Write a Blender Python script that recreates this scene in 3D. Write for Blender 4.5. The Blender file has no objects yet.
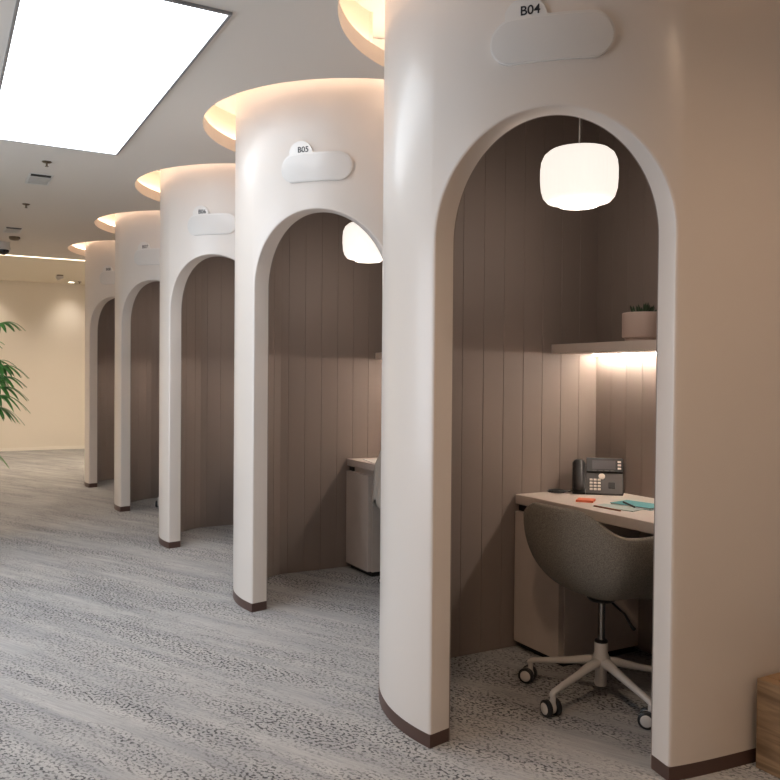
import bpy, bmesh, math, random
from math import sin, cos, pi, radians as R_, hypot, asin, sqrt, atan2
from mathutils import Vector, Matrix
random.seed(7)
C = bpy.context.scene.collection

# ------------------------------------------------------------------ helpers
def mat(name, col, rough=.5, metal=0, coat=0, emit=None, estr=0, spec=.5):
    m = bpy.data.materials.new(name); m.use_nodes = True
    b = m.node_tree.nodes['Principled BSDF']
    b.inputs['Base Color'].default_value = (*col, 1)
    b.inputs['Roughness'].default_value = rough
    b.inputs['Metallic'].default_value = metal
    b.inputs['Coat Weight'].default_value = coat
    b.inputs['Specular IOR Level'].default_value = spec
    if emit:
        b.inputs['Emission Color'].default_value = (*emit, 1)
        b.inputs['Emission Strength'].default_value = estr
    return m

def N(m, t, **kw):
    n = m.node_tree.nodes.new(t)
    for k, v in kw.items():
        if k in n.inputs: n.inputs[k].default_value = v
        else: setattr(n, k, v)
    return n
def L(m, a, b): m.node_tree.links.new(a, b)
def bsdf(m): return m.node_tree.nodes['Principled BSDF']

def add_bump(m, scale, strength, dist=.002, detail=3, stretch=(1,1,1)):
    tc = N(m, 'ShaderNodeTexCoord'); mp = N(m, 'ShaderNodeMapping'); mp.inputs['Scale'].default_value = stretch
    L(m, tc.outputs['Object'], mp.inputs['Vector'])
    n = N(m, 'ShaderNodeTexNoise', Scale=scale, Detail=detail); L(m, mp.outputs[0], n.inputs['Vector'])
    b = N(m, 'ShaderNodeBump', Strength=strength, Distance=dist); L(m, n.outputs['Fac'], b.inputs['Height'])
    L(m, b.outputs[0], bsdf(m).inputs['Normal'])
    return n
def vary(m, c1, c2, scale=5, detail=4, stretch=(1,1,1)):
    tc = N(m, 'ShaderNodeTexCoord'); mp = N(m, 'ShaderNodeMapping'); mp.inputs['Scale'].default_value = stretch
    L(m, tc.outputs['Object'], mp.inputs['Vector'])
    n = N(m, 'ShaderNodeTexNoise', Scale=scale, Detail=detail); L(m, mp.outputs[0], n.inputs['Vector'])
    r = N(m, 'ShaderNodeValToRGB'); r.color_ramp.elements[0].position = .3; r.color_ramp.elements[1].position = .7
    r.color_ramp.elements[0].color = (*c1, 1); r.color_ramp.elements[1].color = (*c2, 1)
    L(m, n.outputs['Fac'], r.inputs[0]); L(m, r.outputs[0], bsdf(m).inputs['Base Color'])

def obj(name, bm, m=None, parent=None, loc=(0,0,0), smooth=False, bevel=0, seg=2, sub=0, solid=0):
    me = bpy.data.meshes.new(name)
    bmesh.ops.recalc_face_normals(bm, faces=bm.faces)
    bm.to_mesh(me); bm.free()
    if smooth:
        for p in me.polygons: p.use_smooth = True
        me.set_sharp_from_angle(angle=R_(40 if smooth is True else smooth))
    o = bpy.data.objects.new(name, me); C.objects.link(o)
    if m: me.materials.append(m)
    if parent: o.parent = parent
    o.location = loc
    if solid:
        s = o.modifiers.new('s', 'SOLIDIFY'); s.thickness = solid; s.offset = 0
    if bevel:
        b = o.modifiers.new('b', 'BEVEL'); b.width = bevel; b.segments = seg; b.limit_method = 'ANGLE'; b.angle_limit = R_(40)
        b.harden_normals = False
    if sub:
        s = o.modifiers.new('u', 'SUBSURF'); s.levels = sub; s.render_levels = sub
    return o
def box(bm, x0, x1, y0, y1, z0, z1, M=None):
    v = [bm.verts.new((x, y, z)) for x in (x0, x1) for y in (y0, y1) for z in (z0, z1)]
    if M is not None:
        for q in v: q.co = M @ q.co
    for f in ((0,1,3,2),(4,6,7,5),(0,4,5,1),(2,3,7,6),(0,2,6,4),(1,5,7,3)): bm.faces.new([v[i] for i in f])
    return bm
def bx(*a, **k): return box(bmesh.new(), *a, **k)
def lathe(bm, prof, n=32, c=(0,0,0), M=None, cap=True, rfn=None):
    rows = []
    for (r, z) in prof:
        row = []
        for i in range(n):
            a = 2*pi*i/n; rr = r*(rfn(a) if rfn else 1)
            p = Vector((rr*cos(a), rr*sin(a), z))
            if M is not None: p = M @ p
            row.append(bm.verts.new(p + Vector(c)))
        rows.append(row)
    for a, b in zip(rows, rows[1:]):
        for i in range(n):
            j = (i+1) % n; bm.faces.new((a[i], a[j], b[j], b[i]))
    if cap:
        bm.faces.new(rows[0][::-1]); bm.faces.new(rows[-1])
    return bm
def tube(bm, pts, rad, n=10, cap=True):
    pts = [Vector(p) for p in pts]; rows = []
    up = Vector((0, 0, 1))
    for i, p in enumerate(pts):
        t = (pts[min(i+1, len(pts)-1)] - pts[max(i-1, 0)]).normalized()
        a = t.cross(up)
        if a.length < 1e-3: a = t.cross(Vector((1, 0, 0)))
        a.normalize(); b = t.cross(a).normalized()
        r = rad[i] if isinstance(rad, (list, tuple)) else rad
        rows.append([bm.verts.new(p + a*r*cos(2*pi*k/n) + b*r*sin(2*pi*k/n)) for k in range(n)])
    for A, B in zip(rows, rows[1:]):
        for i in range(n):
            j = (i+1) % n; bm.faces.new((A[i], A[j], B[j], B[i]))
    if cap: bm.faces.new(rows[0][::-1]); bm.faces.new(rows[-1])
    return bm
def prism(bm, pts, z0, z1, M=None):
    a = [bm.verts.new((x, y, z0)) for x, y in pts]; b = [bm.verts.new((x, y, z1)) for x, y in pts]
    if M is not None:
        for q in a+b: q.co = M @ q.co
    n = len(pts)
    bm.faces.new(a[::-1]); bm.faces.new(b)
    for i in range(n): j = (i+1) % n; bm.faces.new((a[i], a[j], b[j], b[i]))
    return bm
def thing(name, label, cat, loc=(0,0,0), rotz=0, group=None):
    o = bpy.data.objects.new(name, None); C.objects.link(o)
    o.location = loc; o.rotation_euler = (0, 0, rotz); o.empty_display_size = .1
    return tag(o, label, cat, group)
def tag(o, label, cat, group=None):
    o['label'] = label; o['category'] = cat
    if group: o['group'] = group
    return o
def struct(name, bm, m, **k):
    o = obj(name, bm, m, **k); o['kind'] = 'structure'; return o
def dup(root, loc, label, rotz=None, group=None):
    def cp(o, parent):
        c = o.copy(); C.objects.link(c)
        if parent: c.parent = parent
        for ch in [x for x in kids.get(o.name, [])]: cp(ch, c)
        return c
    kids = {}
    for x in list(C.objects):
        if x.parent: kids.setdefault(x.parent.name, []).append(x)
    c = cp(root, None); c.location = loc; c['label'] = label
    if rotz is not None: c.rotation_euler = (0, 0, rotz)
    if group: c['group'] = group
    return c

# ------------------------------------------------------------------ materials
M_shell = mat('cream_paint', (.70, .635, .58), .36, coat=.25); bsdf(M_shell).inputs['Coat Roughness'].default_value = .16
add_bump(M_shell, 3.0, .10, .01, 2)
M_taupe = mat('taupe_panelling', (.265, .215, .188), .62); vary(M_taupe, (.258,.208,.180), (.275,.222,.196), 3, 5, (1,1,.2))
M_skirt = mat('brown_skirting', (.085, .045, .035), .4)
M_ceil = mat('ceiling_paint', (.68, .63, .575), .8, spec=.2)
M_ceilw = mat('cream_ceiling_paint', (.74, .68, .57), .8, spec=.2)
M_wall = mat('cream_wall_paint', (.80, .74, .65), .7, spec=.3); add_bump(M_wall, 60, .05, .001)
M_lwall = mat('pale_wall_paint', (.74, .72, .70), .7, spec=.3)
M_rwall = mat('warm_wall_paint', (.66, .60, .53), .7, spec=.3)
M_cove = mat('cove_paint', (.80, .70, .58), .75, spec=.2)
M_white = mat('white_satin', (.80, .78, .75), .35)
M_base = mat('white_baseboard', (.85, .80, .72), .5)
M_desk = mat('cream_laminate', (.62, .54, .48), .38); vary(M_desk, (.61,.53,.47), (.63,.55,.49), 20)
M_dark = mat('dark_metal', (.012, .011, .010), .35, .3)
M_black = mat('black_plastic', (.016, .015, .015), .33)
M_blackm = mat('charcoal_plastic', (.075, .068, .066), .45)
M_key = mat('pale_key', (.75, .66, .58), .4)
M_scr = mat('lcd_screen', (.10, .095, .10), .12)
M_fab = mat('grey_brown_fabric', (.13, .115, .095), .95, spec=.1)
vary(M_fab, (.135,.120,.100), (.29,.258,.215), 260, 3)
_n = [n for n in M_fab.node_tree.nodes if n.type == 'TEX_NOISE'][0]
_b = N(M_fab, 'ShaderNodeBump', Strength=.5, Distance=.002); L(M_fab, _n.outputs['Fac'], _b.inputs['Height']); L(M_fab, _b.outputs[0], bsdf(M_fab).inputs['Normal'])
M_cwhite = mat('white_nylon', (.62, .58, .54), .38)
M_chrome = mat('dark_chrome', (.30, .29, .28), .18, .95)
M_cloth = mat('pale_linen', (.44, .385, .33), .9); add_bump(M_cloth, 90, .3, .003)
M_sign = mat('white_acrylic', (.74, .71, .68), .18, coat=.5)
M_signp = mat('grey_frosted_acrylic', (.68, .655, .63), .22, coat=.3)
M_ink = mat('black_lettering', (.02, .02, .025), .5)
M_orange = mat('orange_paper', (.85, .20, .09), .6)
M_teal = mat('teal_card', (.10, .33, .35), .55)
M_paper = mat('white_paper', (.72, .70, .66), .7)
M_pot = mat('pale_pink_ceramic', (.52, .41, .36), .5); add_bump(M_pot, 4, .2, .003, 1, (1,1,12))
M_soil = mat('dark_soil', (.02, .014, .01), .95); add_bump(M_soil, 80, .8, .01)
M_succ = mat('succulent_green', (.035, .06, .03), .5)
M_leaf = mat('palm_green', (.05, .20, .045), .38); vary(M_leaf, (.025,.12,.03), (.10,.30,.06), 9)
M_cane = mat('palm_cane', (.12, .09, .04), .7)
M_potd = mat('grey_planter', (.25, .24, .23), .5)
M_vent = mat('vent_white', (.60, .59, .57), .5)
M_slot = mat('vent_dark_slot', (.015, .013, .012), .7)
M_brass = mat('sprinkler_metal', (.16, .12, .08), .35, .6)
M_smoke = mat('smoked_dome', (.01, .01, .012), .06)

def emis(name, col, s):
    m = bpy.data.materials.new(name); m.use_nodes = True; nt = m.node_tree; nt.nodes.clear()
    e = nt.nodes.new('ShaderNodeEmission'); o = nt.nodes.new('ShaderNodeOutputMaterial')
    e.inputs[0].default_value = (*col, 1); e.inputs[1].default_value = s; nt.links.new(e.outputs[0], o.inputs[0]); return m
E_box = emis('lightbox_diffuser', (.90, .95, 1.0), 4.5)
E_cove = emis('cove_led', (1.0, .79, .63), 17)
E_shelf = emis('shelf_led', (1.0, .87, .75), 95)
E_line = emis('ceiling_line_led', (1.0, .84, .62), 3.2)
E_down = emis('downlight_lens', (1.0, .86, .68), 12)
# pendant glass: warm lit opal, brighter towards the lamp inside
M_glass = bpy.data.materials.new('opal_ribbed_glass'); M_glass.use_nodes = True
b = bsdf(M_glass); b.inputs['Base Color'].default_value = (.85, .82, .78, 1); b.inputs['Roughness'].default_value = .25
b.inputs['Emission Strength'].default_value = 1.0
b.inputs['Emission Color'].default_value = (1.0, .91, .82, 1)
b.inputs['Emission Strength'].default_value = .85
E_bulb = emis('lamp_opening', (1.0, .93, .84), 3.0)

# wood of the planter box
M_wood = mat('oak_veneer', (.3, .2, .1), .5)
tc = N(M_wood, 'ShaderNodeTexCoord'); mp = N(M_wood, 'ShaderNodeMapping'); mp.inputs['Scale'].default_value = (1.5, 1.2, 16)
L(M_wood, tc.outputs['Object'], mp.inputs['Vector'])
n1 = N(M_wood, 'ShaderNodeTexNoise', Scale=1.6, Detail=6, Distortion=.8); L(M_wood, mp.outputs[0], n1.inputs['Vector'])
r1 = N(M_wood, 'ShaderNodeValToRGB'); L(M_wood, n1.outputs['Fac'], r1.inputs[0]); L(M_wood, r1.outputs[0], bsdf(M_wood).inputs['Base Color'])
r1.color_ramp.elements[0].position = .35; r1.color_ramp.elements[0].color = (.15, .085, .04, 1)
r1.color_ramp.elements[1].position = .62; r1.color_ramp.elements[1].color = (.37, .235, .125, 1)

# carpet: loop pile, pale streaks running diagonally with patches of dark flecks
M_carpet = mat('streaked_loop_carpet', (.3, .3, .3), .95, spec=.1)
m = M_carpet
tc = N(m, 'ShaderNodeTexCoord'); mp = N(m, 'ShaderNodeMapping'); mp.inputs['Rotation'].default_value = (0, 0, R_(62))
L(m, tc.outputs['Object'], mp.inputs['Vector'])      # x' runs along the streaks
def stretched(sx, sy, **k):
    q = N(m, 'ShaderNodeMapping'); q.inputs['Scale'].default_value = (sx, sy, 1); L(m, mp.outputs[0], q.inputs['Vector'])
    n = N(m, 'ShaderNodeTexNoise', **k); L(m, q.outputs[0], n.inputs['Vector']); return n
def ramp(src, p0, p1, c0=(0,0,0), c1=(1,1,1)):
    r = N(m, 'ShaderNodeValToRGB'); e = r.color_ramp.elements; e[0].position = p0; e[1].position = p1
    e[0].color = (*c0, 1); e[1].color = (*c1, 1); L(m, src, r.inputs[0]); return r
streak = stretched(.9, 15, Scale=1.0, Detail=6, Roughness=.62)
base = ramp(streak.outputs['Fac'], .32, .68, (.36, .36, .365), (.50, .49, .475))
fine = stretched(9, 120, Scale=1.0, Detail=3)
finer = ramp(fine.outputs['Fac'], .3, .7, (.86, .86, .86), (1.08, 1.08, 1.08))
mul = N(m, 'ShaderNodeMix', data_type='RGBA', blend_type='MULTIPLY'); mul.inputs['Factor'].default_value = 1
L(m, base.outputs[0], mul.inputs['A']); L(m, finer.outputs[0], mul.inputs['B'])
patch = stretched(.9, 4.2, Scale=1.0, Detail=7, Roughness=.72)
pm = ramp(patch.outputs['Fac'], .40, .57)
q = N(m, 'ShaderNodeMapping'); q.inputs['Scale'].default_value = (1, 1.35, 1); q.inputs['Rotation'].default_value = (0, 0, R_(25)); L(m, mp.outputs[0], q.inputs['Vector'])
vo = N(m, 'ShaderNodeTexNoise', Scale=68, Detail=1.4, Roughness=.5); L(m, q.outputs[0], vo.inputs['Vector'])
a1 = ramp(vo.outputs['Fac'], .52, .585)
lite = ramp(vo.outputs['Fac'], .36, .46, (1,1,1), (0,0,0))
a2 = N(m, 'ShaderNodeMath', operation='MULTIPLY'); L(m, a1.outputs[0], a2.inputs[0]); L(m, pm.outputs[0], a2.inputs[1])
a3 = N(m, 'ShaderNodeMath', operation='MULTIPLY'); a3.inputs[1].default_value = .88; L(m, a2.outputs[0], a3.inputs[0])
mx = N(m, 'ShaderNodeMix', data_type='RGBA'); L(m, a3.outputs[0], mx.inputs['Factor']); L(m, mul.outputs['Result'], mx.inputs['A'])
mx.inputs['B'].default_value = (.06, .06, .064, 1)
L(m, mx.outputs['Result'], bsdf(m).inputs['Base Color'])
pile = N(m, 'ShaderNodeTexNoise', Scale=220, Detail=2); L(m, tc.outputs['Object'], pile.inputs['Vector'])
hs = N(m, 'ShaderNodeMath', operation='SUBTRACT'); L(m, pile.outputs['Fac'], hs.inputs[0]); L(m, a3.outputs[0], hs.inputs[1])
bp = N(m, 'ShaderNodeBump', Strength=.35, Distance=.004); L(m, hs.outputs[0], bp.inputs['Height']); L(m, bp.outputs[0], bsdf(m).inputs['Normal'])

# ------------------------------------------------------------------ the room
CX, CY, S = 2.2094, 2.5466, 1.8388
RO, RI, HW, HA = .7307, .639, .3917, 2.1516
HC, RR, YF, XL, XR, YB, YEND = 2.7426, .918, 14.92, -1.7, 2.985, -3.4, 11.04
ZT = 3.02; ZL = HC + .078
cent = [CY + S*i for i in range(5)]

struct('floor', bx(XL, XR, YB, YF, -.1, 0), M_carpet)
WIN = [(2.0, 3.4), (4.0, 6.0)]; WZ0, WZ1 = .45, 2.45
bm = bmesh.new()
box(bm, XL-.12, XL, YB-.12, YF+.12, -.1, WZ0); box(bm, XL-.12, XL, YB-.12, YF+.12, WZ1, 3.2)
_y = YB-.12
for a, b in WIN + [(YF+.12, 0)]: box(bm, XL-.12, XL, _y, a, WZ0, WZ1); _y = b
struct('wall_left', bm, M_lwall)
M_pane = bpy.data.materials.new('window_glass'); M_pane.use_nodes = True; _nt = M_pane.node_tree; _nt.nodes.clear()
_t = _nt.nodes.new('ShaderNodeBsdfTransparent'); _g = _nt.nodes.new('ShaderNodeBsdfGlossy'); _g.inputs['Roughness'].default_value = .02
_m = _nt.nodes.new('ShaderNodeMixShader'); _m.inputs[0].default_value = .06; _o = _nt.nodes.new('ShaderNodeOutputMaterial')
_nt.links.new(_t.outputs[0], _m.inputs[1]); _nt.links.new(_g.outputs[0], _m.inputs[2]); _nt.links.new(_m.outputs[0], _o.inputs[0])
for i, (a, b) in enumerate(WIN):
    bm = bmesh.new(); t_ = .05
    for q in ((a, a+t_, WZ0, WZ1), (b-t_, b, WZ0, WZ1), (a+t_, b-t_, WZ0, WZ0+t_), (a+t_, b-t_, WZ1-t_, WZ1), ((a+b)/2-t_/2, (a+b)/2+t_/2, WZ0+t_, WZ1-t_)): box(bm, XL-.09, XL-.03, *q)
    wn = struct('window_%d' % (i+1), bm, M_white)
    obj('window_pane', bx(XL-.064, XL-.058, a+t_, b-t_, WZ0+t_, WZ1-t_), M_pane, wn)
    pl_ = bpy.data.lights.new('window_portal', 'AREA'); pl_.shape = 'RECTANGLE'; pl_.size = WZ1-WZ0; pl_.size_y = b-a; pl_.cycles.is_portal = True
    po = bpy.data.objects.new('window_portal', pl_); po.location = (XL-.13, (a+b)/2, (WZ0+WZ1)/2); po.rotation_euler = (0, -pi/2, 0); C.objects.link(po)
struct('wall_right', bx(XR, XR+.12, YB-.12, YF+.12, -.1, 3.2), M_rwall)
struct('wall_far', bx(XL, XR, YF, YF+.12, -.1, 3.2), M_wall)
struct('wall_back', bx(XL, XR, YB-.12, YB, -.1, 3.2), M_rwall)
struct('baseboard_far', bx(XL, XR, YF-.012, YF, 0, .055), M_base, bevel=.003)
struct('baseboard_left', bx(XL, XL+.012, YB, YF-.012, 0, .055), M_skirt, bevel=.003)

# main ceiling with a round opening over every booth
bm = bmesh.new()
ys = [YB]
for c in cent:
    ys += [c - RR*cos(pi*k/64) for k in range(65)]
ys += [YEND]
def edges(y):
    for c in cent:
        if abs(y-c) <= RR+1e-6:
            d = sqrt(max(0, RR*RR-(y-c)**2)); return CX-d, min(CX+d, XR)
    return None
def quad(bm, p): 
    f = bm.faces.new([bm.verts.new(v) for v in p]); return f
for y0, y1 in zip(ys, ys[1:]):
    e0, e1 = edges(y0), edges(y1)
    mid = edges((y0+y1)/2)
    for z in (HC, ZL):
        if mid is None:
            quad(bm, [(XL,y0,z),(XR,y0,z),(XR,y1,z),(XL,y1,z)])
        else:
            quad(bm, [(XL,y0,z),(e0[0],y0,z),(e1[0],y1,z),(XL,y1,z)])
            if min(e0[1], e1[1]) < XR-1e-4: quad(bm, [(e0[1],y0,z),(XR,y0,z),(XR,y1,z),(e1[1],y1,z)])
    if mid is not None:
        for k in (0, 1):
            if e0[k] < XR-1e-4 or e1[k] < XR-1e-4:
                quad(bm, [(e0[k],y0,HC),(e1[k],y1,HC),(e1[k],y1,ZL),(e0[k],y0,ZL)])
quad(bm, [(XL,YEND,HC),(XR,YEND,HC),(XR,YEND,ZL),(XL,YEND,ZL)])
bmesh.ops.remove_doubles(bm, verts=bm.verts, dist=1e-4)
struct('ceiling', bm, M_ceil)
# raised cream ceiling at the far end and the plenum lid above the coves
struct('ceiling_far', bx(XL, XR, YEND, YF, 2.84, 2.92), M_ceilw)
struct('ceiling_upper', bx(XL, XR, YB, YEND-.001, ZT, ZT+.08), M_ceil)
struct('trim_1', bx(XL, XR, YEND-.012, YEND-.001, ZL, ZT), M_ceilw)
# scalloped cove walls standing on the ceiling lip
for i, c in enumerate(cent):
    bm = bmesh.new(); rows = []
    for k in range(49):
        a = R_(180-66.5 + (133 if i else 195)*k/48)
        p = [(CX+r*cos(a), c+r*sin(a)) for r in (1.0, 1.02)]
        rows.append([bm.verts.new((*p[0], ZL)), bm.verts.new((*p[0], ZT)), bm.verts.new((*p[1], ZT)), bm.verts.new((*p[1], ZL))])
    for A, B in zip(rows, rows[1:]):
        for k in range(4): bm.faces.new((A[k], B[k], B[(k+1)%4], A[(k+1)%4]))
    bm.faces.new(rows[0]); bm.faces.new(rows[-1][::-1])
    struct('trim_%d' % (i+2), bm, M_cove, smooth=True)

# ------------------------------------------------------------------ booths
PHI = asin(HW/RO)
def archz(t): return HA - HW + HW*sqrt(max(0, 1-(RO*sin(t)/HW)**2))
SPR = HA - HW
def wall_mesh(ang_in_out, z0, ztop, segs_out=None):
    pass
def plan_cols(ro, ri, left_y, right_y, back_x, PH=None):
    PH = PH or PHI
    """columns (outer xy, inner xy) for side A (+Y), lintel, side B (-Y)"""
    A = []
    a0 = 70
    A.append(((back_x, ro*sin(R_(a0))), (back_x, left_y))); A.append(((ro*cos(R_(a0)), ro*sin(R_(a0))), (ro*cos(R_(a0)), left_y)))
    n = 96
    e = 225-math.degrees(PH)
    for k in range(1, n+1):
        a = R_(a0 + (e-a0)*k/n)
        o = (ro*cos(a), ro*sin(a)); i = (ri*cos(a), ri*sin(a))
        if i[1] > left_y: i = (o[0], left_y)
        A.append((o, i))
    Lm = []
    for k in range(0, 61):
        t = asin(max(-1, min(1, -HW*cos(pi*k/60)/RO)))
        a = R_(225)+t
        Lm.append(((ro*cos(a), ro*sin(a)), (ri*cos(a), ri*sin(a)), archz(t)))
    B = []
    s = 225+math.degrees(PH)
    c0 = Vector((ro*cos(R_(s)), ro*sin(R_(s)))); d0 = Vector((.30, -.062)); e0 = Vector((.56, -.766+(ro-RO)*-1))
    for k in range(0, 21):          # the wall leaves the round and runs out almost straight
        t = k/20; o = c0*(1-t)**2 + (c0+d0*.6)*2*t*(1-t) + e0*t*t
        a = R_(s + (272-s)*min(1, t*2.2))
        i = (ri*cos(a), ri*sin(a))
        if t*2.2 >= 1 or i[1] < -right_y: i = (o[0]-.03, -right_y)
        B.append((tuple(o), i))
    B.append(((back_x, -.766), (back_x, -right_y)))
    return A, Lm, B
def extrude_cols(bm, cols, zs, cap0=True, cap1=True, capmax=None):
    """cols with constant heights zs=[z0,z1,...]"""
    rows = []
    for o, i in cols:
        rows.append(([bm.verts.new((*o, z)) for z in zs], [bm.verts.new((*i, z)) for z in zs]))
    for (O0, I0), (O1, I1) in zip(rows, rows[1:]):
        for k in range(len(zs)-1):
            bm.faces.new((O0[k], O1[k], O1[k+1], O0[k+1])); bm.faces.new((I0[k], I0[k+1], I1[k+1], I1[k]))
        bm.faces.new((O0[0], I0[0], I1[0], O1[0])); bm.faces.new((O0[-1], O1[-1], I1[-1], I0[-1]))
    for flag, (O, I) in ((cap0, rows[0]), (cap1, rows[-1])):
        if flag:
            for k in range(len(zs)-1 if flag is True else flag): bm.faces.new((O[k], O[k+1], I[k+1], I[k]))
def lintel(bm, cols, ztop):
    rows = [([bm.verts.new((*o, z)), bm.verts.new((*o, ztop))], [bm.verts.new((*i, z)), bm.verts.new((*i, ztop))]) for o, i, z in cols]
    for (O0, I0), (O1, I1) in zip(rows, rows[1:]):
        bm.faces.new((O0[0], O1[0], O1[1], O0[1])); bm.faces.new((I0[0], I0[1], I1[1], I1[0]))
        bm.faces.new((O0[0], I0[0], I1[0], O1[0])); bm.faces.new((O0[1], O1[1], I1[1], I0[1]))

booth = thing('phone_booth', 'nearest cream curved phone booth with the sign reading B04', 'booth', (CX, cent[0], 0), 0, 'row of arched cream phone booths')
SK = .047; ZTOP = ZT-.004; BV = .009
def shell_mesh():
    bm = bmesh.new()
    def cols(pts, z):      # a skin through plan points; z(i) lists the heights of column i
        rows = [[bm.verts.new((*p, h)) for h in z(i)] for i, p in enumerate(pts)]
        for a, b in zip(rows, rows[1:]):
            for k in range(len(a)-1): bm.faces.new((a[k], b[k], b[k+1], a[k+1]))
    for r, hw, side in ((RO, HW+BV, 0), (RI, HW, 1)):
        A, _, B = plan_cols(RO, RI, .60, .64, .757, asin(hw/RO))
        cols([c[side] for c in A], lambda i: [SK, SPR, ZTOP]); cols([c[side] for c in B], lambda i: [SK, SPR, ZTOP])
        pts, zs = [], []
        for k in range(73):
            u = -hw*cos(pi*k/72); a = R_(225)+asin(u/RO); pts.append((r*cos(a), r*sin(a))); zs.append(SPR+sqrt(max(0, hw*hw-u*u)))
        cols(pts, lambda i: [zs[i], ZTOP])
    # rounded reveal of the arch
    prof = [(BV, 0)] + [(BV-BV*sin(q), BV-BV*cos(q)) for q in (pi/6, pi/3, pi/2)] + [(0, RO-RI)]
    rows = []
    for k in range(-1, 74):
        row = []
        for off, dr in prof:
            h = HW+off; kk = max(0, min(72, k)); u = -h*cos(pi*kk/72); z = SK if k in (-1, 73) else SPR+sqrt(max(0, h*h-u*u))
            a = R_(225)+asin(u/RO); row.append(bm.verts.new(((RO-dr)*cos(a), (RO-dr)*sin(a), z)))
        rows.append(row)
    for a, b in zip(rows, rows[1:]):
        for k in range(len(a)-1): bm.faces.new((a[k], a[k+1], b[k+1], b[k]))
    bmesh.ops.remove_doubles(bm, verts=bm.verts, dist=1e-4)
    return bm
obj('shell', shell_mesh(), M_shell, booth, smooth=30)
bm = bmesh.new()
As, _, Bs = plan_cols(RO+.0015, RI-.001, .60, .64, .757)
extrude_cols(bm, As, [0, SK]); extrude_cols(bm, Bs, [0, SK])
obj('skirting', bm, M_skirt, booth, smooth=30)
# inner panelling: vertical boards with narrow grooves
RP, BX, LY, RY, ZI = .633, .72, .573, .61, 2.62
path = []
aL0 = 225-math.degrees(PHI); aL1 = 180-math.degrees(asin(LY/RP))
n = int((aL0-aL1)/2)
pathA = [(RP*cos(R_(aL0-(aL0-aL1)*k/n)), RP*sin(R_(aL0-(aL0-aL1)*k/n))) for k in range(n+1)] + [(BX, LY)]
pathBack = [(BX, LY), (BX, -RY)]
aR0 = 225+math.degrees(PHI); aR1 = 360-82
pathB = [(BX, -RY), (.1, -RY)] + [(RP*cos(R_(a)), RP*sin(R_(a))) for a in (268, 264, 260, aR0)]
def grooves(path, step, start, g=.002, d=.0024):
    """walk a plan path, dropping V grooves every `step`; returns the inner and the outer line"""
    pts = [Vector(p) for p in path]; ln = [0]
    for a, b in zip(pts, pts[1:]): ln.append(ln[-1]+(b-a).length)
    tot = ln[-1]
    def at(s):
        s = max(0, min(tot, s))
        for k in range(len(pts)-1):
            if s <= ln[k+1] or k == len(pts)-2:
                f = (s-ln[k])/(ln[k+1]-ln[k]); d_ = (pts[k+1]-pts[k]).normalized()
                return pts[k].lerp(pts[k+1], f), d_
    ss = [(s, 0) for s in ln]
    s = start
    while s < tot-.02:
        ss = [q for q in ss if abs(q[0]-s) > g*1.5]
        ss += [(s-g, 0), (s, 1), (s+g, 0)]; s += step
    ss.sort(); inn, out = [], []
    for s, k in ss:
        p, t = at(s); nrm = Vector((t.y, -t.x))      # outward normal decided below
        if nrm.dot(p - Vector((.1, 0))) < 0: nrm = -nrm
        inn.append(p + nrm*(d if k else 0)); out.append(p + nrm*.005)
    return inn, out
bm = bmesh.new()
def strip(path, step, start, z0=.002, z1=ZI):
    i_, o_ = grooves(path, step, start)
    extrude_cols(bm, [(tuple(o), tuple(i)) for o, i in zip(o_, i_)], [z0, z1])
tA = sum((Vector(b)-Vector(a)).length for a, b in zip(pathA, pathA[1:]))
strip(pathA, .117, tA % .117)
strip(pathBack, .103, .103)
strip(pathB, .117, .117)
_, L2, _ = plan_cols(RI-.001, RP, LY, RY, BX)
lintel(bm, [(o, i, z) for o, i, z in L2], ZI)
obj('wall_panelling', bm, M_taupe, booth)
obj('booth_ceiling', prism(bmesh.new(), [(x, y) for x, y in pathA] + [(x, y) for x, y in pathB[0:]] + [(RP*cos(a), RP*sin(a)) for a in [R_(aR0-(aR0-aL0)*k/12) for k in range(1, 12)]], ZI-.03, ZI), M_taupe, booth)
ordn = ['nearest', 'second', 'third', 'fourth', 'fifth and farthest']
booths = [booth]
for i in range(1, 5):
    booths.append(dup(booth, (CX, cent[i], 0), '%s cream curved phone booth in the row with the sign reading B0%d' % (ordn[i], 4+i)))

# cove LED rings lying on the ceiling lip
bm = bmesh.new(); rows = []
for k in range(61):
    a = R_(60+240*k/60)
    rows.append([bm.verts.new((r*cos(a), r*sin(a), z)) for r, z in ((.958, 0), (.958, .014), (.972, .014), (.972, 0))])
for Aa, Bb in zip(rows, rows[1:]):
    for k in range(4): bm.faces.new((Aa[k], Bb[k], Bb[(k+1)%4], Aa[(k+1)%4]))
bm.faces.new(rows[0]); bm.faces.new(rows[-1][::-1])
led = obj('cove_light_strip', bm, E_cove, loc=(CX, cent[0], ZL))
tag(led, 'warm curved light strip in the ceiling cove around booth B04', 'light strip', 'cove lights around the booth tops')
for i in range(1, 5): dup(led, (CX, cent[i], ZL), 'warm curved light strip in the ceiling cove around booth B0%d' % (4+i))

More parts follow.
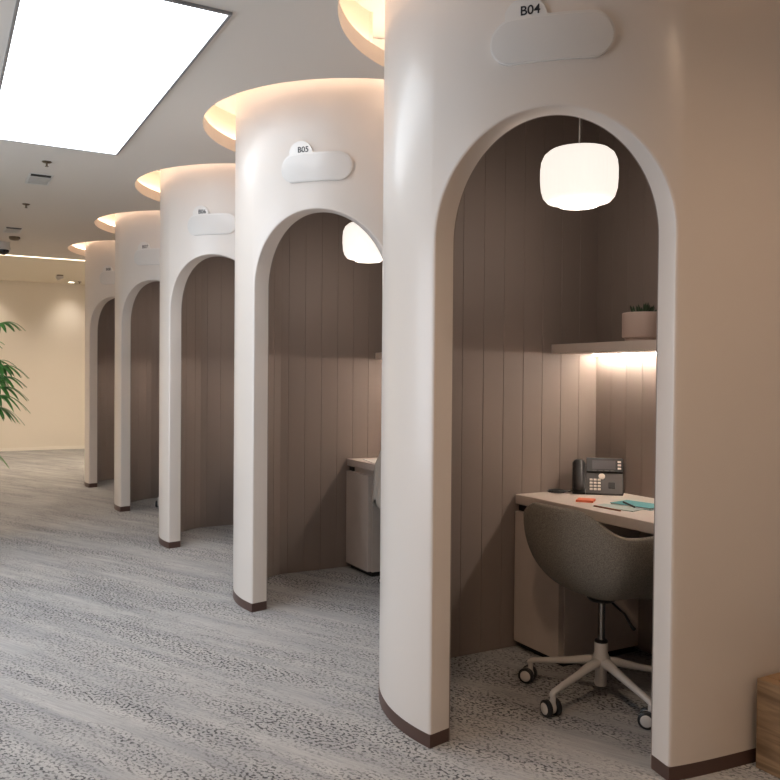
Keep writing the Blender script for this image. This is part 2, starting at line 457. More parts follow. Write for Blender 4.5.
# ------------------------------------------------------------------ signs
def pill_outline(cx, cy, hw, r, n=14):
    p = []
    for k in range(n+1): a = -pi/2+pi*k/n; p.append((cx+hw-r+r*cos(a), cy+r*sin(a)))
    for k in range(n+1): a = pi/2+pi*k/n; p.append((cx-hw+r+r*cos(a), cy+r*sin(a)))
    return p
def on_cyl(bm, r0, inset=0):
    """bend a flat mesh (x = arc length from 225 deg to the right, y = height, z = out) round the booth"""
    for v in bm.verts:
        a = R_(225) + v.co.x/RO; rr = r0+v.co.z
        v.co = Vector((rr*cos(a), rr*sin(a), v.co.y))
def flat_plate(outline, z0, z1, xs=40):
    bm = bmesh.new(); prism(bm, outline, z0, z1)
    lo = min(p[0] for p in outline); hi = max(p[0] for p in outline)
    for k in range(1, xs):
        x = lo+(hi-lo)*k/xs
        bmesh.ops.bisect_plane(bm, geom=bm.verts[:]+bm.edges[:]+bm.faces[:], plane_co=(x, 0, 0), plane_no=(1, 0, 0))
    return bm
base_sx = .004
pc, hw, pr_ = base_sx, .196, .074
# union outline of pill and bump
out = []
bxc, bzc, br = -.078, 2.432, .070
for k in range(21): a = -pi/2+pi*k/20; out.append((pc+hw-pr_+pr_*cos(a), 2.366+pr_*sin(a)))
zt = 2.366+pr_
ba = asin((zt-bzc)/br)
for k in range(25): a = ba+(pi-2*ba-.25)*k/24; out.append((bxc+br*cos(a), bzc+br*sin(a)))
for k in range(21): a = pi*.60+pi*.9*k/20; out.append((pc-hw+pr_+pr_*cos(a), 2.366+pr_*sin(a)))
def make_sign(i):
    s = thing('booth_sign', 'white cloud-shaped sign plaque reading B0%d above the booth arch' % (4+i), 'sign', (CX, cent[i], 0), 0, 'cloud-shaped number signs')
    if i == 0:
        bm = flat_plate(out, 0, .010); on_cyl(bm, RO+.0004); obj('plaque', bm, M_sign, s, smooth=30, bevel=.0025)
        bm = flat_plate(pill_outline(pc, 2.363, hw-.006, pr_-.006), 0, .003); on_cyl(bm, RO+.0105); obj('front_panel', bm, M_signp, s, smooth=30, bevel=.001)
    else:
        for ch in list(C.objects):
            if ch.parent == signs[0] and not ch.name.startswith('number'):
                c = ch.copy(); C.objects.link(c); c.parent = s
    cu = bpy.data.curves.new('t', 'FONT'); cu.body = 'B0%d' % (4+i); cu.size = .041; cu.extrude = .0004; cu.offset = .0006; cu.align_x = 'CENTER'
    to = bpy.data.objects.new('t', cu); C.objects.link(to)
    bpy.context.view_layer.update()
    me = bpy.data.meshes.new_from_object(to.evaluated_get(bpy.context.evaluated_depsgraph_get()))
    bpy.data.objects.remove(to)
    bm = bmesh.new(); bm.from_mesh(me)
    for v in bm.verts: v.co.x += -.061; v.co.y += 2.444
    on_cyl(bm, RO+.0112)
    obj('number_lettering', bm, M_ink, s)
    return s
signs = []
for i in range(5): signs.append(make_sign(i))

# ------------------------------------------------------------------ booth fittings
def desk_set(i):
    c = cent[i]; b = 'B0%d' % (4+i)
    X0 = 2.42; X1 = 2.926
    Yl = c+LY-.004; Yr = c-RY+.004
    if i == 0:
        t = thing('desk', 'cream built-in desk top across the back of booth %s' % b, 'desk', (0, c, 0), 0, 'built-in desks in the booths')
        obj('desktop', bx(X0, X1, -RY+.004, LY-.004, .69, .735), M_desk, t, bevel=.003)
        obj('back_panel', bx(2.90, 2.922, -RY+.006, .27, .03, .688), M_taupe, t, bevel=.002)
        obj('leg', bx(2.46, 2.50, -.31, -.27, 0, .69), M_dark, t, bevel=.002)
        k = thing('cabinet', 'cream under-desk cabinet on the left of the desk in booth %s' % b, 'cabinet', (0, c, 0), 0, 'under-desk cabinets')
        obj('body', bx(2.445, 2.90, .24, LY-.006, .03, .686), M_desk, k, bevel=.002)
        obj('door', bx(2.414, 2.444, .244, LY-.010, .035, .655), M_desk, k, bevel=.002)
        obj('finger_pull', bx(2.436, 2.4445, .50, LY-.012, .657, .684), M_dark, k)
        obj('plinth', bx(2.45, 2.89, .25, LY-.02, 0, .03), M_dark, k)
        w = thing('wall_shelf', 'cream wall shelf over the desk in booth %s with light under it' % b, 'shelf', (0, c, 0), 0, 'shelves over the booth desks')
        obj('shelf_board', bx(2.63, 2.927, -RY+.004, LY-.004, 1.412, 1.456), M_desk, w, bevel=.002)
        obj('light_strip', bx(2.885, 2.897, -RY+.03, LY-.02, 1.4065, 1.4115), E_shelf, w)
        p = thing('pendant_lamp', 'white ribbed glass pendant lamp hanging in booth %s' % b, 'lamp', (2.259, c-.027, 0), 0, 'pendant lamps in the booths')
        prof = [(.055, 2.214), (.088, 2.2125), (.118, 2.204), (.138, 2.187), (.149, 2.162), (.153, 2.13), (.153, 2.09), (.150, 2.05), (.141, 2.02), (.125, 2.0015), (.098, 1.994), (.082, 1.991), (.078, 1.984), (.0765, 1.984), (.078, 1.992), (.098, 1.998), (.12, 2.006), (.144, 2.05), (.147, 2.13), (.130, 2.182), (.10, 2.202), (.055, 2.208)]
        bm = bmesh.new(); nn = 192
        lathe(bm, prof, nn, cap=False, rfn=lambda a: 1+.006*abs(cos(a*24)))
        obj('shade', bm, M_glass, p, smooth=60)
        obj('diffuser_disc', lathe(bmesh.new(), [(.076, 1.986), (.076, 1.992)], 48), E_bulb, p)
        obj('cap', lathe(bmesh.new(), [(.040, 2.210), (.040, 2.222), (.02, 2.226)], 40), M_white, p, smooth=True)
        obj('cord', tube(bmesh.new(), [(0, 0, 2.224), (0, 0, ZI-.031)], .0028, 8), M_white, p, smooth=True)
        sets.update(desk=t, cabinet=k, shelf=w, lamp=p)
    else:
        dup(sets['desk'], (0, c, 0), 'cream built-in desk top across the back of booth %s' % b)
        dup(sets['cabinet'], (0, c, 0), 'cream under-desk cabinet on the left of the desk in booth %s' % b)
        dup(sets['shelf'], (0, c, 0), 'cream wall shelf over the desk in booth %s with light under it' % b)
        dup(sets['lamp'], (2.259, c-.027, 0), 'white ribbed glass pendant lamp hanging in booth %s' % b)
    l = bpy.data.lights.new('pendant_glow', 'POINT'); l.energy = 2.8 if i < 4 else .8; l.color = (1, .85, .74); l.shadow_soft_size = .07  # the farthest booth's weak, unseen lamp is added to lift its dark interior
    o = bpy.data.objects.new('pendant_glow', l); o.location = (2.259, c-.027, 1.90); C.objects.link(o)
sets = {}
for i in range(5): desk_set(i)

# ------------------------------------------------------------------ office chair
def smooth(a, b, x): t = max(0, min(1, (x-a)/(b-a))); return t*t*(3-2*t)
def rim(ph):
    d = abs((math.degrees(ph)+180) % 360 - 180)      # 0 front .. 180 back
    h = .455 + (.697-.455)*smooth(50, 84, d) + (.786-.697)*smooth(118, 156, d)
    return h
def plan(ph, a=.272, b=.298, n=2.9):
    c, s = cos(ph), sin(ph)
    k = (abs(c/a)**n + abs(s/b)**n)**(-1/n)
    return k
def make_chair(loc, rot, label, base_rot):
    t = thing('office_chair', label, 'chair', loc, rot, 'upholstered swivel chairs in the booths')
    ZB = .415; n = 72; rings = 16
    bm = bmesh.new(); rows = []
    def surf(ph, s, off):
        h = rim(ph); th = s*pi/2
        r = plan(ph)*sin(th)**.78; z = ZB+(h-ZB)*(1-cos(th))
        nx, nz = sin(th), -cos(th)           # outward (down at the centre, sideways at the rim)
        return Vector(((r-off*nx)*cos(ph), (r-off*nx)*sin(ph), z-off*nz))
    seq = [(s, 0) for s in [.04+.96*k/rings for k in range(rings+1)]] + [(1.012, .5)] + [(s, 1) for s in [1-.96*k/rings for k in range(rings+1)]]
    for s, side in seq:
        row = []
        for i in range(n):
            ph = 2*pi*i/n
            if side == .5:
                p = surf(ph, 1, .014) + Vector((0, 0, .010))
            else: p = surf(ph, min(s, 1), .028 if side == 1 else 0)
            row.append(bm.verts.new(p))
        rows.append(row)
    for Aa, Bb in zip(rows, rows[1:]):
        for i in range(n): j = (i+1) % n; bm.faces.new((Aa[i], Aa[j], Bb[j], Bb[i]))
    bm.faces.new(rows[0][::-1]); bm.faces.new(rows[-1])
    obj('seat_shell', bm, M_fab, t, smooth=180)
    bm = bmesh.new(); prof = []
    lathe(bm, [(.02, .452), (.11, .454), (.145, .468), (.15, .48), (.135, .492), (.02, .498)], 48)
    obj('seat_cushion', bm, M_fab, t, smooth=180)
    obj('mounting_plate', lathe(bmesh.new(), [(.03, .392), (.05, .396), (.06, .408), (.06, .412)], 32), M_dark, t, smooth=True)
    obj('gas_lift', lathe(bmesh.new(), [(.0145, .225), (.0145, .40)], 24), M_chrome, t, smooth=True)
    obj('gas_lift_sleeve', lathe(bmesh.new(), [(.026, .222), (.026, .235), (.022, .238)], 24), M_dark, t, smooth=True)
    obj('lever', tube(bmesh.new(), [(.02, -.03, .395), (.0, -.12, .37), (-.01, -.165, .335), (-.012, -.18, .328)], [.004, .004, .006, .007], 8), M_dark, t, smooth=True)
    obj('base_hub', lathe(bmesh.new(), [(.021, .052), (.024, .056), (.024, .12), (.036, .135), (.036, .165), (.027, .185), (.027, .226), (.024, .23)], 32), M_cwhite, t, smooth=True)
    for k in range(5):
        a = R_(base_rot + 72*k) - rot
        Mr = Matrix.Rotation(a, 4, 'Z')
        bm = bmesh.new(); rows = []
        for r, zc, w, h in ((.02, .150, .022, .020), (.06, .146, .019, .018), (.15, .125, .015, .014), (.26, .104, .0125, .0115), (.302, .094, .012, .011), (.314, .086, .009, .007)):
            row = []
            for q in range(12):
                b_ = 2*pi*q/12; row.append(bm.verts.new(Mr @ Vector((r, w*(abs(cos(b_))**.7)*(1 if cos(b_) > 0 else -1), zc+h*sin(b_)))))
            rows.append(row)
        for Aa, Bb in zip(rows, rows[1:]):
            for i in range(12): j = (i+1) % 12; bm.faces.new((Aa[i], Aa[j], Bb[j], Bb[i]))
        bm.faces.new(rows[0][::-1]); bm.faces.new(rows[-1])
        obj('base_leg', bm, M_cwhite, t, smooth=60)
        # caster, swivelled a little differently on each leg
        Mc = Mr @ Matrix.Translation((.302, 0, 0)) @ Matrix.Scale(1.17, 4) @ Matrix.Rotation(R_([20, -35, 55, -15, 40][k])+a*.3, 4, 'Z')
        bm = bmesh.new()
        lathe(bm, [(.009, .045), (.009, .080)], 16, M=Mc)
        for q in (0,):
            lathe(bm, [(.022, -.006), (.022, .006)], 24, M=Mc @ Matrix.Translation((-.010, 0, .031)) @ Matrix.Rotation(pi/2, 4, 'X'))
        ca = obj('caster', bm, M_cwhite, t, smooth=True)
        for sd in (-1, 1):
            Mw = Mc @ Matrix.Translation((-.010, sd*.018, .0285)) @ Matrix.Rotation(pi/2, 4, 'X')
            obj('wheel', lathe(bmesh.new(), [(.024, -.0085), (.0275, -.006), (.0275, .006), (.024, .0085)], 28, M=Mw), M_black, ca, smooth=True)
            Mw2 = Mc @ Matrix.Translation((-.010, sd*.0275, .0285)) @ Matrix.Rotation(pi/2, 4, 'X')
            obj('wheel_cap', lathe(bmesh.new(), [(.016, -.002), (.019, 0), (.016, .002)], 24, M=Mw2), M_cwhite, ca, smooth=True)
    return t
ch0 = make_chair((2.346, 2.452, 0), R_(3), 'grey-brown fabric swivel chair on white five-star base at the booth B04 desk', 191)
_c = dup(ch0, (2.60, cent[1]-.23, 0), 'fabric swivel chair in booth B05 with a pale cloth over its back', R_(8)); _c.scale = (1, 1, .95)
dup(ch0, (2.17, cent[3]-.12, 0), 'fabric swivel chair in booth B07, only a caster showing', R_(-20))

# pale cloth over the back of the second chair
bm = bmesh.new(); rows = []
cc = Vector((2.60, cent[1]-.23, 0)); nu, nv = 40, 22
def back_pt(ph, off, z): k = plan(ph)+off; return cc + Vector((k*cos(ph+R_(8)), k*sin(ph+R_(8)), z))
for i in range(nu+1):
    ph = R_(126 + 92*i/nu); row = []
    for j in range(nv+1):
        v = j/nv
        fold = .010*sin(i*1.15)*v + .004*sin(i*2.3+1)
        if v < .2:      # inside of the back
            z = .70 + (.79-.70)*v/.2; off = -.045+.006*sin(i)
        elif v < .35:
            z = .79+.14*smooth(0, 9, i)*(1+.12*sin(i*.5))*sin((v-.2)/.15*pi); off = -.045 + (v-.2)/.15*.062
        else:
            z = .79 - (v-.35)/.65*(.245+.03*sin(i*.5)); off = .017+.018*(v-.35)+fold*1.2+.008
        row.append(bm.verts.new(back_pt(ph, off, z)))
    rows.append(row)
for Aa, Bb in zip(rows, rows[1:]):
    for j in range(nv): bm.faces.new((Aa[j], Aa[j+1], Bb[j+1], Bb[j]))
o = obj('draped_jacket', bm, M_cloth, None, smooth=180, solid=.006)
o.scale = (1, 1, .97); tag(o, 'pale linen jacket draped over the back of the chair in booth B05', 'jacket')

# ------------------------------------------------------------------ things on the desk of booth B04
DZ = .735
def frame_at(x, y, dirx, z=DZ):
    """local frame: x to the right along dirx (angle), y away, z up"""
    return Matrix.Translation((x, y, z)) @ Matrix.Rotation(dirx, 4, 'Z')
ph = thing('desk_phone', 'black desk telephone with pale keys and tilted screen on the booth B04 desk', 'telephone', (2.757, 2.918, DZ), atan2(-.157, .177))
TL = R_(58)
F = Matrix.Translation((0, 0, .006)) @ Matrix.Rotation(TL, 4, 'X')       # local x right, y up the face, z out of the face
W0, W1, H = -.055, .118, .185
bm = bmesh.new(); box(bm, W0, W1, 0, H*.62, -.026, 0, F); obj('body', bm, M_blackm, ph, bevel=.004)
bm = bmesh.new(); box(bm, W0+.012, W1+.004, .0, .12, -.05, -.0262, F @ Matrix.Translation((0,.02,0))); obj('stand', bm, M_black, ph, bevel=.003)
bm = bmesh.new(); box(bm, W0+.002, W1+.002, H*.60, H*1.02, -.020, .010, F); s_ = obj('screen_housing', bm, M_black, ph, bevel=.004)
bm = bmesh.new(); box(bm, W0+.030, W1-.034, H*.68, H*.93, .0098, .0112, F); obj('display', bm, M_scr, s_)
for k in range(3):
    bm = bmesh.new(); box(bm, W1-.024, W1-.008, H*(.68+.095*k), H*(.735+.095*k), .0098, .0125, F); obj('soft_key', bm, M_key, s_, bevel=.001)
for k in range(4):
    bm = bmesh.new(); box(bm, W0+.032+.028*k, W0+.050+.028*k, H*.62, H*.65, .0098, .0118, F); obj('soft_key', bm, M_blackm, s_, bevel=.001)
for r_ in range(4):
    for c_ in range(3):
        x = W0+.018+.0185*c_; y = .018+.0165*r_
        bm = bmesh.new(); box(bm, x, x+.0140, y, y+.0110, -.0005, .003, F); obj('key', bm, M_key, ph, bevel=.0015)
bm = bmesh.new(); lathe(bm, [(.0155, 0), (.0155, .003), (.012, .004)], 32, M=F @ Matrix.Translation((.020, .092, -.0005))); obj('round_button', bm, M_key, ph, smooth=True)
bm = bmesh.new(); box(bm, .050, .082, .030, .062, -.0005, .003, F); obj('navigation_pad', bm, M_black, ph, bevel=.005)
bm = bmesh.new(); box(bm, -.118, W0-.001, 0, H*.92, -.026, -.002, F); obj('cradle', bm, M_black, ph, bevel=.005)
bm = bmesh.new()
hp = [(-.088, .012+.158*k/14, .014+.012*sin(pi*k/14)) for k in range(15)]
rows = []
for k, p in enumerate(hp):
    w = .024 + .004*(abs(k-7)/7)**2; h = .013+.006*(abs(k-7)/7)**2
    if k in (0, 14): w *= .75; h *= .6
    rows.append([bm.verts.new(F @ Vector((p[0]+w*cos(2*pi*q/16), p[1], p[2]+h*sin(2*pi*q/16)))) for q in range(16)])
for Aa, Bb in zip(rows, rows[1:]):
    for i in range(16): j = (i+1) % 16; bm.faces.new((Aa[i], Aa[j], Bb[j], Bb[i]))
bm.faces.new(rows[0][::-1]); bm.faces.new(rows[-1])
obj('handset', bm, M_black, ph, smooth=60)
pts = []
for k in range(160):
    t = k/159; a = 2*pi*t*1.9+.6; rad = .034-.006*t
    wob = .003
    pts.append((2.628+rad*1.25*cos(a)+wob*cos(k*1.3)*.4 + .055*max(0, t-.85)/.15, 3.060+rad*1.25*sin(a) - .05*max(0, t-.85)/.15, DZ+.0075+.006*t+wob*.5*sin(k*1.3)))
bpy.context.view_layer.update()
bm = tube(bmesh.new(), pts, .0036, 6); bm.transform(ph.matrix_world.inverted())
obj('coiled_cord', bm, M_black, ph, smooth=True)

bm = bmesh.new(); T = frame_at(2.567, 2.792, R_(-52)); box(bm, -.038, .038, -.038, .038, 0, .010, T)
o = obj('sticky_note_pad', bm, M_orange, None, bevel=.001); tag(o, 'small orange sticky note pad on the booth B04 desk', 'sticky notes')
nb = thing('notebook', 'teal notebook lying on the booth B04 desk', 'notebook', (2.68, 2.585, DZ), R_(-78))
obj('cover', bx(-.10, .10, -.065, .065, 0, .002), M_teal, nb)
obj('pages', bx(-.098, .098, -.062, .063, .0021, .0075), M_paper, nb)
obj('cover', bx(-.10, .10, -.065, .065, .0077, .0097), M_teal, nb)
bm = bmesh.new(); T = frame_at(2.560, 2.585, R_(-75)); box(bm, -.095, .095, -.045, .045, 0, .004, T)
o = obj('note_card', bm, mat('pale_green_card', (.42, .50, .46), .6)); tag(o, 'pale grey-green note card in front of the teal notebook', 'paper')
o = obj('pen', tube(bmesh.new(), [(2.575, 2.50, DZ+.0145), (2.578, 2.508, DZ+.0145), (2.640, 2.632, DZ+.0145), (2.643, 2.638, DZ+.0145)], [.001, .004, .0045, .003], 10), M_dark, None, smooth=True)
tag(o, 'dark pen lying across the teal notebook', 'pen')
o = obj('pencil', tube(bmesh.new(), [(2.492, 2.655, DZ+.0042), (2.500, 2.51, DZ+.0042)], .004, 6), mat('brown_pencil', (.28, .12, .07), .5), None)
tag(o, 'brown pencil lying at the front edge of the booth B04 desk', 'pencil')

# potted succulent on the shelf
SZ = 1.456
pp = thing('potted_succulent', 'small green succulent in a pale pink pot on the shelf of booth B04', 'plant', (2.77, 2.652, SZ))
bm = bmesh.new(); lathe(bm, [(.075, 0), (.083, .004), (.083, .017), (.0935, .020), (.0955, .026), (.0955, .126), (.093, .130), (.087, .130), (.086, .118)], 48, cap=False)
bm.faces.new([bm.verts[i] for i in range(0)]) if False else None
lathe(bm, [(.075, .0), (.075, .001)], 48)
obj('pot', bm, M_pot, pp, smooth=30)
obj('soil', lathe(bmesh.new(), [(.0865, .110), (.0865, .119)], 40), M_soil, pp)
rnd = random.Random(3)
for k in range(34):
    a = rnd.uniform(0, 2*pi); tilt = rnd.uniform(.1, 1.15); ln = rnd.uniform(.03, .058); w = rnd.uniform(.004, .008)
    r0 = rnd.uniform(0, .045); p = Vector((r0*cos(a), r0*sin(a), .117)); d = Vector((sin(tilt)*cos(a), sin(tilt)*sin(a), cos(tilt)))
    q = [p + d*ln*s + Vector((0, 0, .008*s*s)) for s in (0, .3, .6, .85, 1)]
    obj('leaf', tube(bmesh.new(), q, [w*.5, w, w*.9, w*.5, w*.1], 7), M_succ, pp, smooth=True)

# things on the desk of booth B05
o = obj('paper_sheet', box(bmesh.new(), -.10, .10, -.14, .14, 0, .003, frame_at(2.56, cent[1]+.31, R_(-12))), M_paper); tag(o, 'white papers lying on the desk of booth B05', 'paper')
o = obj('headphones', tube(bmesh.new(), [(2.66+.075*cos(a), cent[1]+.20, DZ+.010+.11*max(0, sin(a))) for a in [pi*k/20 for k in range(21)]], .006, 8), M_cloth, None, smooth=True)
tag(o, 'thin pale headband loop standing on the booth B05 desk', 'headband')

# ------------------------------------------------------------------ wooden planter box right of the first booth
wb = thing('planter_box', 'low oak planter box on the floor beside booth B04', 'planter', (0, 0, 0))
X0, X1, Y0, Y1, ZH = 2.385, 2.93, .75, 1.768, .300
bm = bmesh.new()
for a in ((X0, X0+.045, Y0, Y1), (X1-.045, X1, Y0, Y1), (X0+.045, X1-.045, Y1-.045, Y1), (X0+.045, X1-.045, Y0, Y0+.045)):
    box(bm, *a, 0, ZH)
obj('box_frame', bm, M_wood, wb, bevel=.003)
obj('soil', bx(X0+.045, X1-.045, Y0+.045, Y1-.045, .02, .24), M_soil, wb)

# ------------------------------------------------------------------ palm by the left
pl = thing('potted_palm', 'green fan palm whose fronds reach in from the left edge', 'plant', (.07, 7.0, 0))
obj('planter', lathe(bmesh.new(), [(.13, 0), (.16, .01), (.19, .33), (.185, .34), (.17, .34), (.165, .31)], 40), M_potd, pl, smooth=True)
obj('soil', lathe(bmesh.new(), [(.160, .30), (.160, .312)], 32), M_soil, pl)
rnd = random.Random(11)
stems = []
for k in range(7):
    a = 2*pi*k/7+rnd.uniform(-.3, .3); r0 = rnd.uniform(.02, .10); h = rnd.uniform(.85, 1.35)
    p0 = Vector((r0*cos(a), r0*sin(a), .30)); p1 = p0 + Vector((.06*cos(a), .06*sin(a), h*.6)); p2 = p0 + Vector((.12*cos(a), .12*sin(a), h))
    obj('cane', tube(bmesh.new(), [p0, p1, p2], .009, 8), M_cane, pl, smooth=True); stems.append(p2)
def frond(top, az, elev, ln, fan, nseg=8):
    bm = bmesh.new()
    d = Vector((cos(az)*cos(elev), sin(az)*cos(elev), sin(elev)))
    hub = top + d*ln
    tube(bm, [top, top+d*ln*.5+Vector((0, 0, .02)), hub], .0035, 6)
    side = d.cross(Vector((0, 0, 1))).normalized(); upv = side.cross(d)
    for q in range(nseg):
        f = (q/(nseg-1)-.5)*2.5
        dd = (d*cos(f) + side*sin(f)).normalized(); L_ = fan*(1-.22*abs(f))*rnd.uniform(.88, 1.1); w = .017
        nrm = dd.cross(upv).normalized(); rows = []
        for s in range(8):
            t = s/7; p = hub + dd*L_*t + Vector((0, 0, -.16*L_/.3*t**2.2 + .015*sin(pi*t)))
            ww = w*(sin(pi*min(1, .12+t*.88))**.6)+.0008
            rows.append([bm.verts.new(p-nrm*ww), bm.verts.new(p+Vector((0, 0, .004))), bm.verts.new(p+nrm*ww), bm.verts.new(p-Vector((0, 0, .0015)))])
        for Aa, Bb in zip(rows, rows[1:]):
            for i in range(4): bm.faces.new((Aa[i], Aa[(i+1)%4], Bb[(i+1)%4], Bb[i]))
        bm.faces.new(rows[0]); bm.faces.new(rows[-1][::-1])
    obj('frond', bm, M_leaf, pl, smooth=60)
for k, p in enumerate(stems):
    for j in range(4):
        frond(p - Vector((0, 0, .05*j)), rnd.uniform(0, 2*pi), rnd.uniform(-.05, .75), rnd.uniform(.14, .24), rnd.uniform(.20, .28))
for az, el, z, ln in ((-.35, .55, 1.22, .24), (-.1, .25, 1.18, .27), (-.5, .0, 1.12, .28), (.2, -.1, 1.05, .24), (-.15, .15, 1.30, .27), (.15, .1, 1.15, .27), (-.3, .9, 1.25, .26), (-.2, -.2, .76, .13)):
    frond(Vector((.06, 0, z)), az, el, ln, .24)

# ------------------------------------------------------------------ ceiling fittings
lb = thing('light_panel', 'large bright rectangular light box set in the ceiling', 'light', (0, 0, 0))
PX0, PX1, PY0, PY1 = .275, 1.0154, 3.1888, 5.5629
bm = bmesh.new(); fz0, fz1, fw_ = HC-.012, HC-.0005, .012
for a in ((PX0-fw_, PX0, PY0-fw_, PY1+fw_), (PX1, PX1+fw_, PY0-fw_, PY1+fw_), (PX0, PX1, PY0-fw_, PY0), (PX0, PX1, PY1, PY1+fw_)): box(bm, *a, fz0, fz1)
obj('frame', bm, mat('grey_aluminium', (.30, .30, .31), .4, .5), lb)
obj('diffuser', bx(PX0+.0005, PX1-.0005, PY0+.0005, PY1-.0005, HC-.008, HC-.001), E_box, lb)
def vent(y, label):
    v = thing('ceiling_vent', label, 'vent', (.652, y, HC), 0, 'slotted air vents in the corridor ceiling')
    bm = bmesh.new(); w, l, b_ = .082, .36, .014
    for a in ((-w, -w+b_, 0, l), (w-b_, w, 0, l), (-w+b_, w-b_, 0, .006), (-w+b_, w-b_, l-b_, l)): box(bm, *a, -.004, -.0005)
    obj('frame', bm, M_vent, v)
    obj('dark_slot', bx(-w+b_, w-b_, 0.006, .072, -.0055, -.0005), M_slot, v)
    for k in range(6): obj('slat', box(bmesh.new(), -w+b_, w-b_, -.021, .021, -.002, 0, Matrix.Translation((0, .086+.046*k, -.005)) @ Matrix.Rotation(R_(5), 4, 'X')), M_vent, v)
    return v
vent(6.42, 'nearer slotted air vent in the ceiling behind the light box'); vent(8.88, 'farther slotted air vent in the corridor ceiling')
def sprinkler(x, y, z, label):
    s = thing('sprinkler_head', label, 'sprinkler', (x, y, z), 0, 'ceiling sprinkler heads')
    obj('cover_ring', lathe(bmesh.new(), [(.032, 0), (.032, -.003), (.024, -.009), (.009, -.012)], 32), M_brass, s, smooth=True)
    obj('nozzle', lathe(bmesh.new(), [(.006, -.012), (.006, -.030), (.012, -.031), (.012, -.034)], 20), M_brass, s, smooth=True)
sprinkler(.645, 6.03, HC, 'brown sprinkler head between the light box and the first vent')
sprinkler(.651, 7.616, HC, 'brown sprinkler head between the two ceiling vents')
sprinkler(2.06, 14.45, 2.84, 'small sprinkler head on the far ceiling near the end wall')
s = thing('smoke_detector', 'round smoke detector on the ceiling just before the dome camera', 'detector', (.70, 9.50, HC))
obj('base', lathe(bmesh.new(), [(.055, -.0005), (.055, -.02), (.04, -.035), (.01, -.04)], 32), M_brass, s, smooth=True)
s = thing('dome_camera', 'dark dome security camera hanging from the ceiling at the left edge', 'camera', (.62, 9.95, HC))
obj('mount', lathe(bmesh.new(), [(.07, -.0005), (.07, -.05), (.075, -.055), (.075, -.085)], 32), M_vent, s, smooth=True)
obj('dome', lathe(bmesh.new(), [(.062, -.0855)] + [(.062*cos(a), -.0865-.055*sin(a)) for a in (0, .3, .6, .9, 1.2, 1.45)], 32), M_smoke, s, smooth=True)
s = thing('ceiling_spotlight', 'small grey-brown spotlight on the far raised ceiling', 'spotlight', (1.655, 13.643, 2.84))
obj('mount', lathe(bmesh.new(), [(.05, -.0005), (.05, -.015)], 24), M_brass, s, smooth=True)
obj('head', lathe(bmesh.new(), [(.035, 0), (.04, .09), (.03, .10)], 24, M=Matrix.Translation((-.05, 0, -.06)) @ Matrix.Rotation(R_(60), 4, 'Y')), M_vent, s, smooth=True)
ll = thing('ceiling_light_line', 'thin bright light line running across the far ceiling edge', 'light')
obj('diffuser', bx(XL+.02, 1.66, YEND-.075, YEND-.03, HC-.005, HC-.0005), E_line, ll)
def downlight(x, y, z, label, e, col=(1, .84, .66), blend=.8, size=75, tilt=0):
    d = thing('downlight', label, 'downlight', (x, y, z), 0, 'round recessed downlights')
    bm = bmesh.new(); lathe(bm, [(.048, -.0005), (.062, -.0005), (.062, -.004), (.048, -.005)], 32, cap=False); bm.verts.ensure_lookup_table()
    obj('trim_ring', bm, M_white, d, smooth=True)
    obj('lens', lathe(bmesh.new(), [(.047, -.0005), (.047, -.0025)], 32), E_down, d)
    l = bpy.data.lights.new('downlight_beam', 'SPOT'); l.energy = e; l.color = col; l.spot_size = R_(size); l.spot_blend = blend; l.shadow_soft_size = .10
    o = bpy.data.objects.new('downlight_beam', l); o.location = (x, y, z-.02); o.rotation_euler = (tilt, 0, 0); C.objects.link(o)
downlight(1.95, 14.60, 2.84, 'glowing round downlight close to the far wall, the rightmost', 26, tilt=R_(6), size=100, blend=1, col=(1, .88, .76))
downlight(.70, 14.60, 2.84, 'round downlight close to the far wall, just outside the left edge', 26, tilt=R_(6), size=100, blend=1, col=(1, .88, .76))
downlight(-.55, 14.60, 2.84, 'round downlight close to the far wall beside the left wall', 26, tilt=R_(6), size=100, blend=1, col=(1, .88, .76))
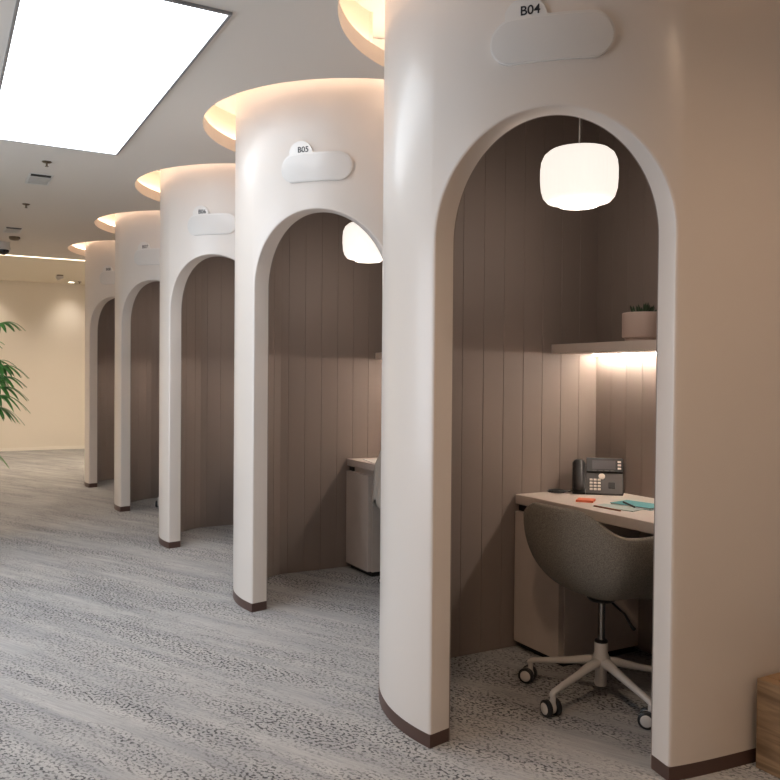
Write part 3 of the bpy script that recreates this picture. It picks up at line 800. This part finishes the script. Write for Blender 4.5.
for x, y, q in ((2.35, 12.3, 'hidden behind booth B08'), (-.2, 12.3, 'left of the picture')): downlight(x, y, 2.84, 'round downlight on the raised far ceiling, '+q, 190, size=165)  # added out of view to brighten and warm the far end
for x, y, q in ((-.55, 7.4, 'behind the palm'), (-.55, 9.9, 'left of the dome camera')): downlight(x, y, HC, 'round downlight in the corridor ceiling, '+q, 60, size=150, col=(1, .78, .58))  # unseen lamps put in to warm the farther booths
downlight(2.25, .75, HC, 'round downlight in the ceiling over the planter box', 40, size=165, col=(1, .68, .45), blend=1)  # invented off-frame lamp that warms the upper right of the nearest booth
for k, (x, y) in enumerate(((.65, 1.2), (.65, -1.4))): downlight(x, y, HC, ['round downlight in the corridor ceiling above the viewer', 'round downlight in the corridor ceiling behind the viewer'][k], 64, size=150, col=(1, .72, .50))  # made-up warm fill from overhead and behind the camera

# ------------------------------------------------------------------ world, camera
w = bpy.data.worlds.new('World'); bpy.context.scene.world = w; w.use_nodes = True
w.node_tree.nodes['Background'].inputs[0].default_value = (.80, .89, 1, 1); w.node_tree.nodes['Background'].inputs[1].default_value = 4.6

f, yaw, pit, rol, cx = 815.17, R_(28.6816), R_(-.9151), R_(.4869), 385.2
fw = Vector((sin(yaw)*cos(pit), cos(yaw)*cos(pit), sin(pit))); r0 = Vector((cos(yaw), -sin(yaw), 0)); u0 = r0.cross(fw)
r = r0*cos(rol)+u0*sin(rol); u = -r0*sin(rol)+u0*cos(rol)
cam = bpy.data.cameras.new('camera'); co = bpy.data.objects.new('camera', cam); C.objects.link(co)
co.matrix_world = Matrix(((r.x, u.x, -fw.x, 0), (r.y, u.y, -fw.y, 0), (r.z, u.z, -fw.z, 1.29), (0, 0, 0, 1)))
cam.sensor_width = 36; cam.lens = f/780*36; cam.shift_x = (390-cx)/780; cam.clip_start = .05
sc = bpy.context.scene; sc.camera = co
sc.view_settings.view_transform = 'Standard'; sc.view_settings.look = 'None'; sc.view_settings.gamma = 1; sc.view_settings.exposure = .2
sc.view_settings.use_curve_mapping = False
sc.cycles.max_bounces = 10; sc.cycles.diffuse_bounces = 6
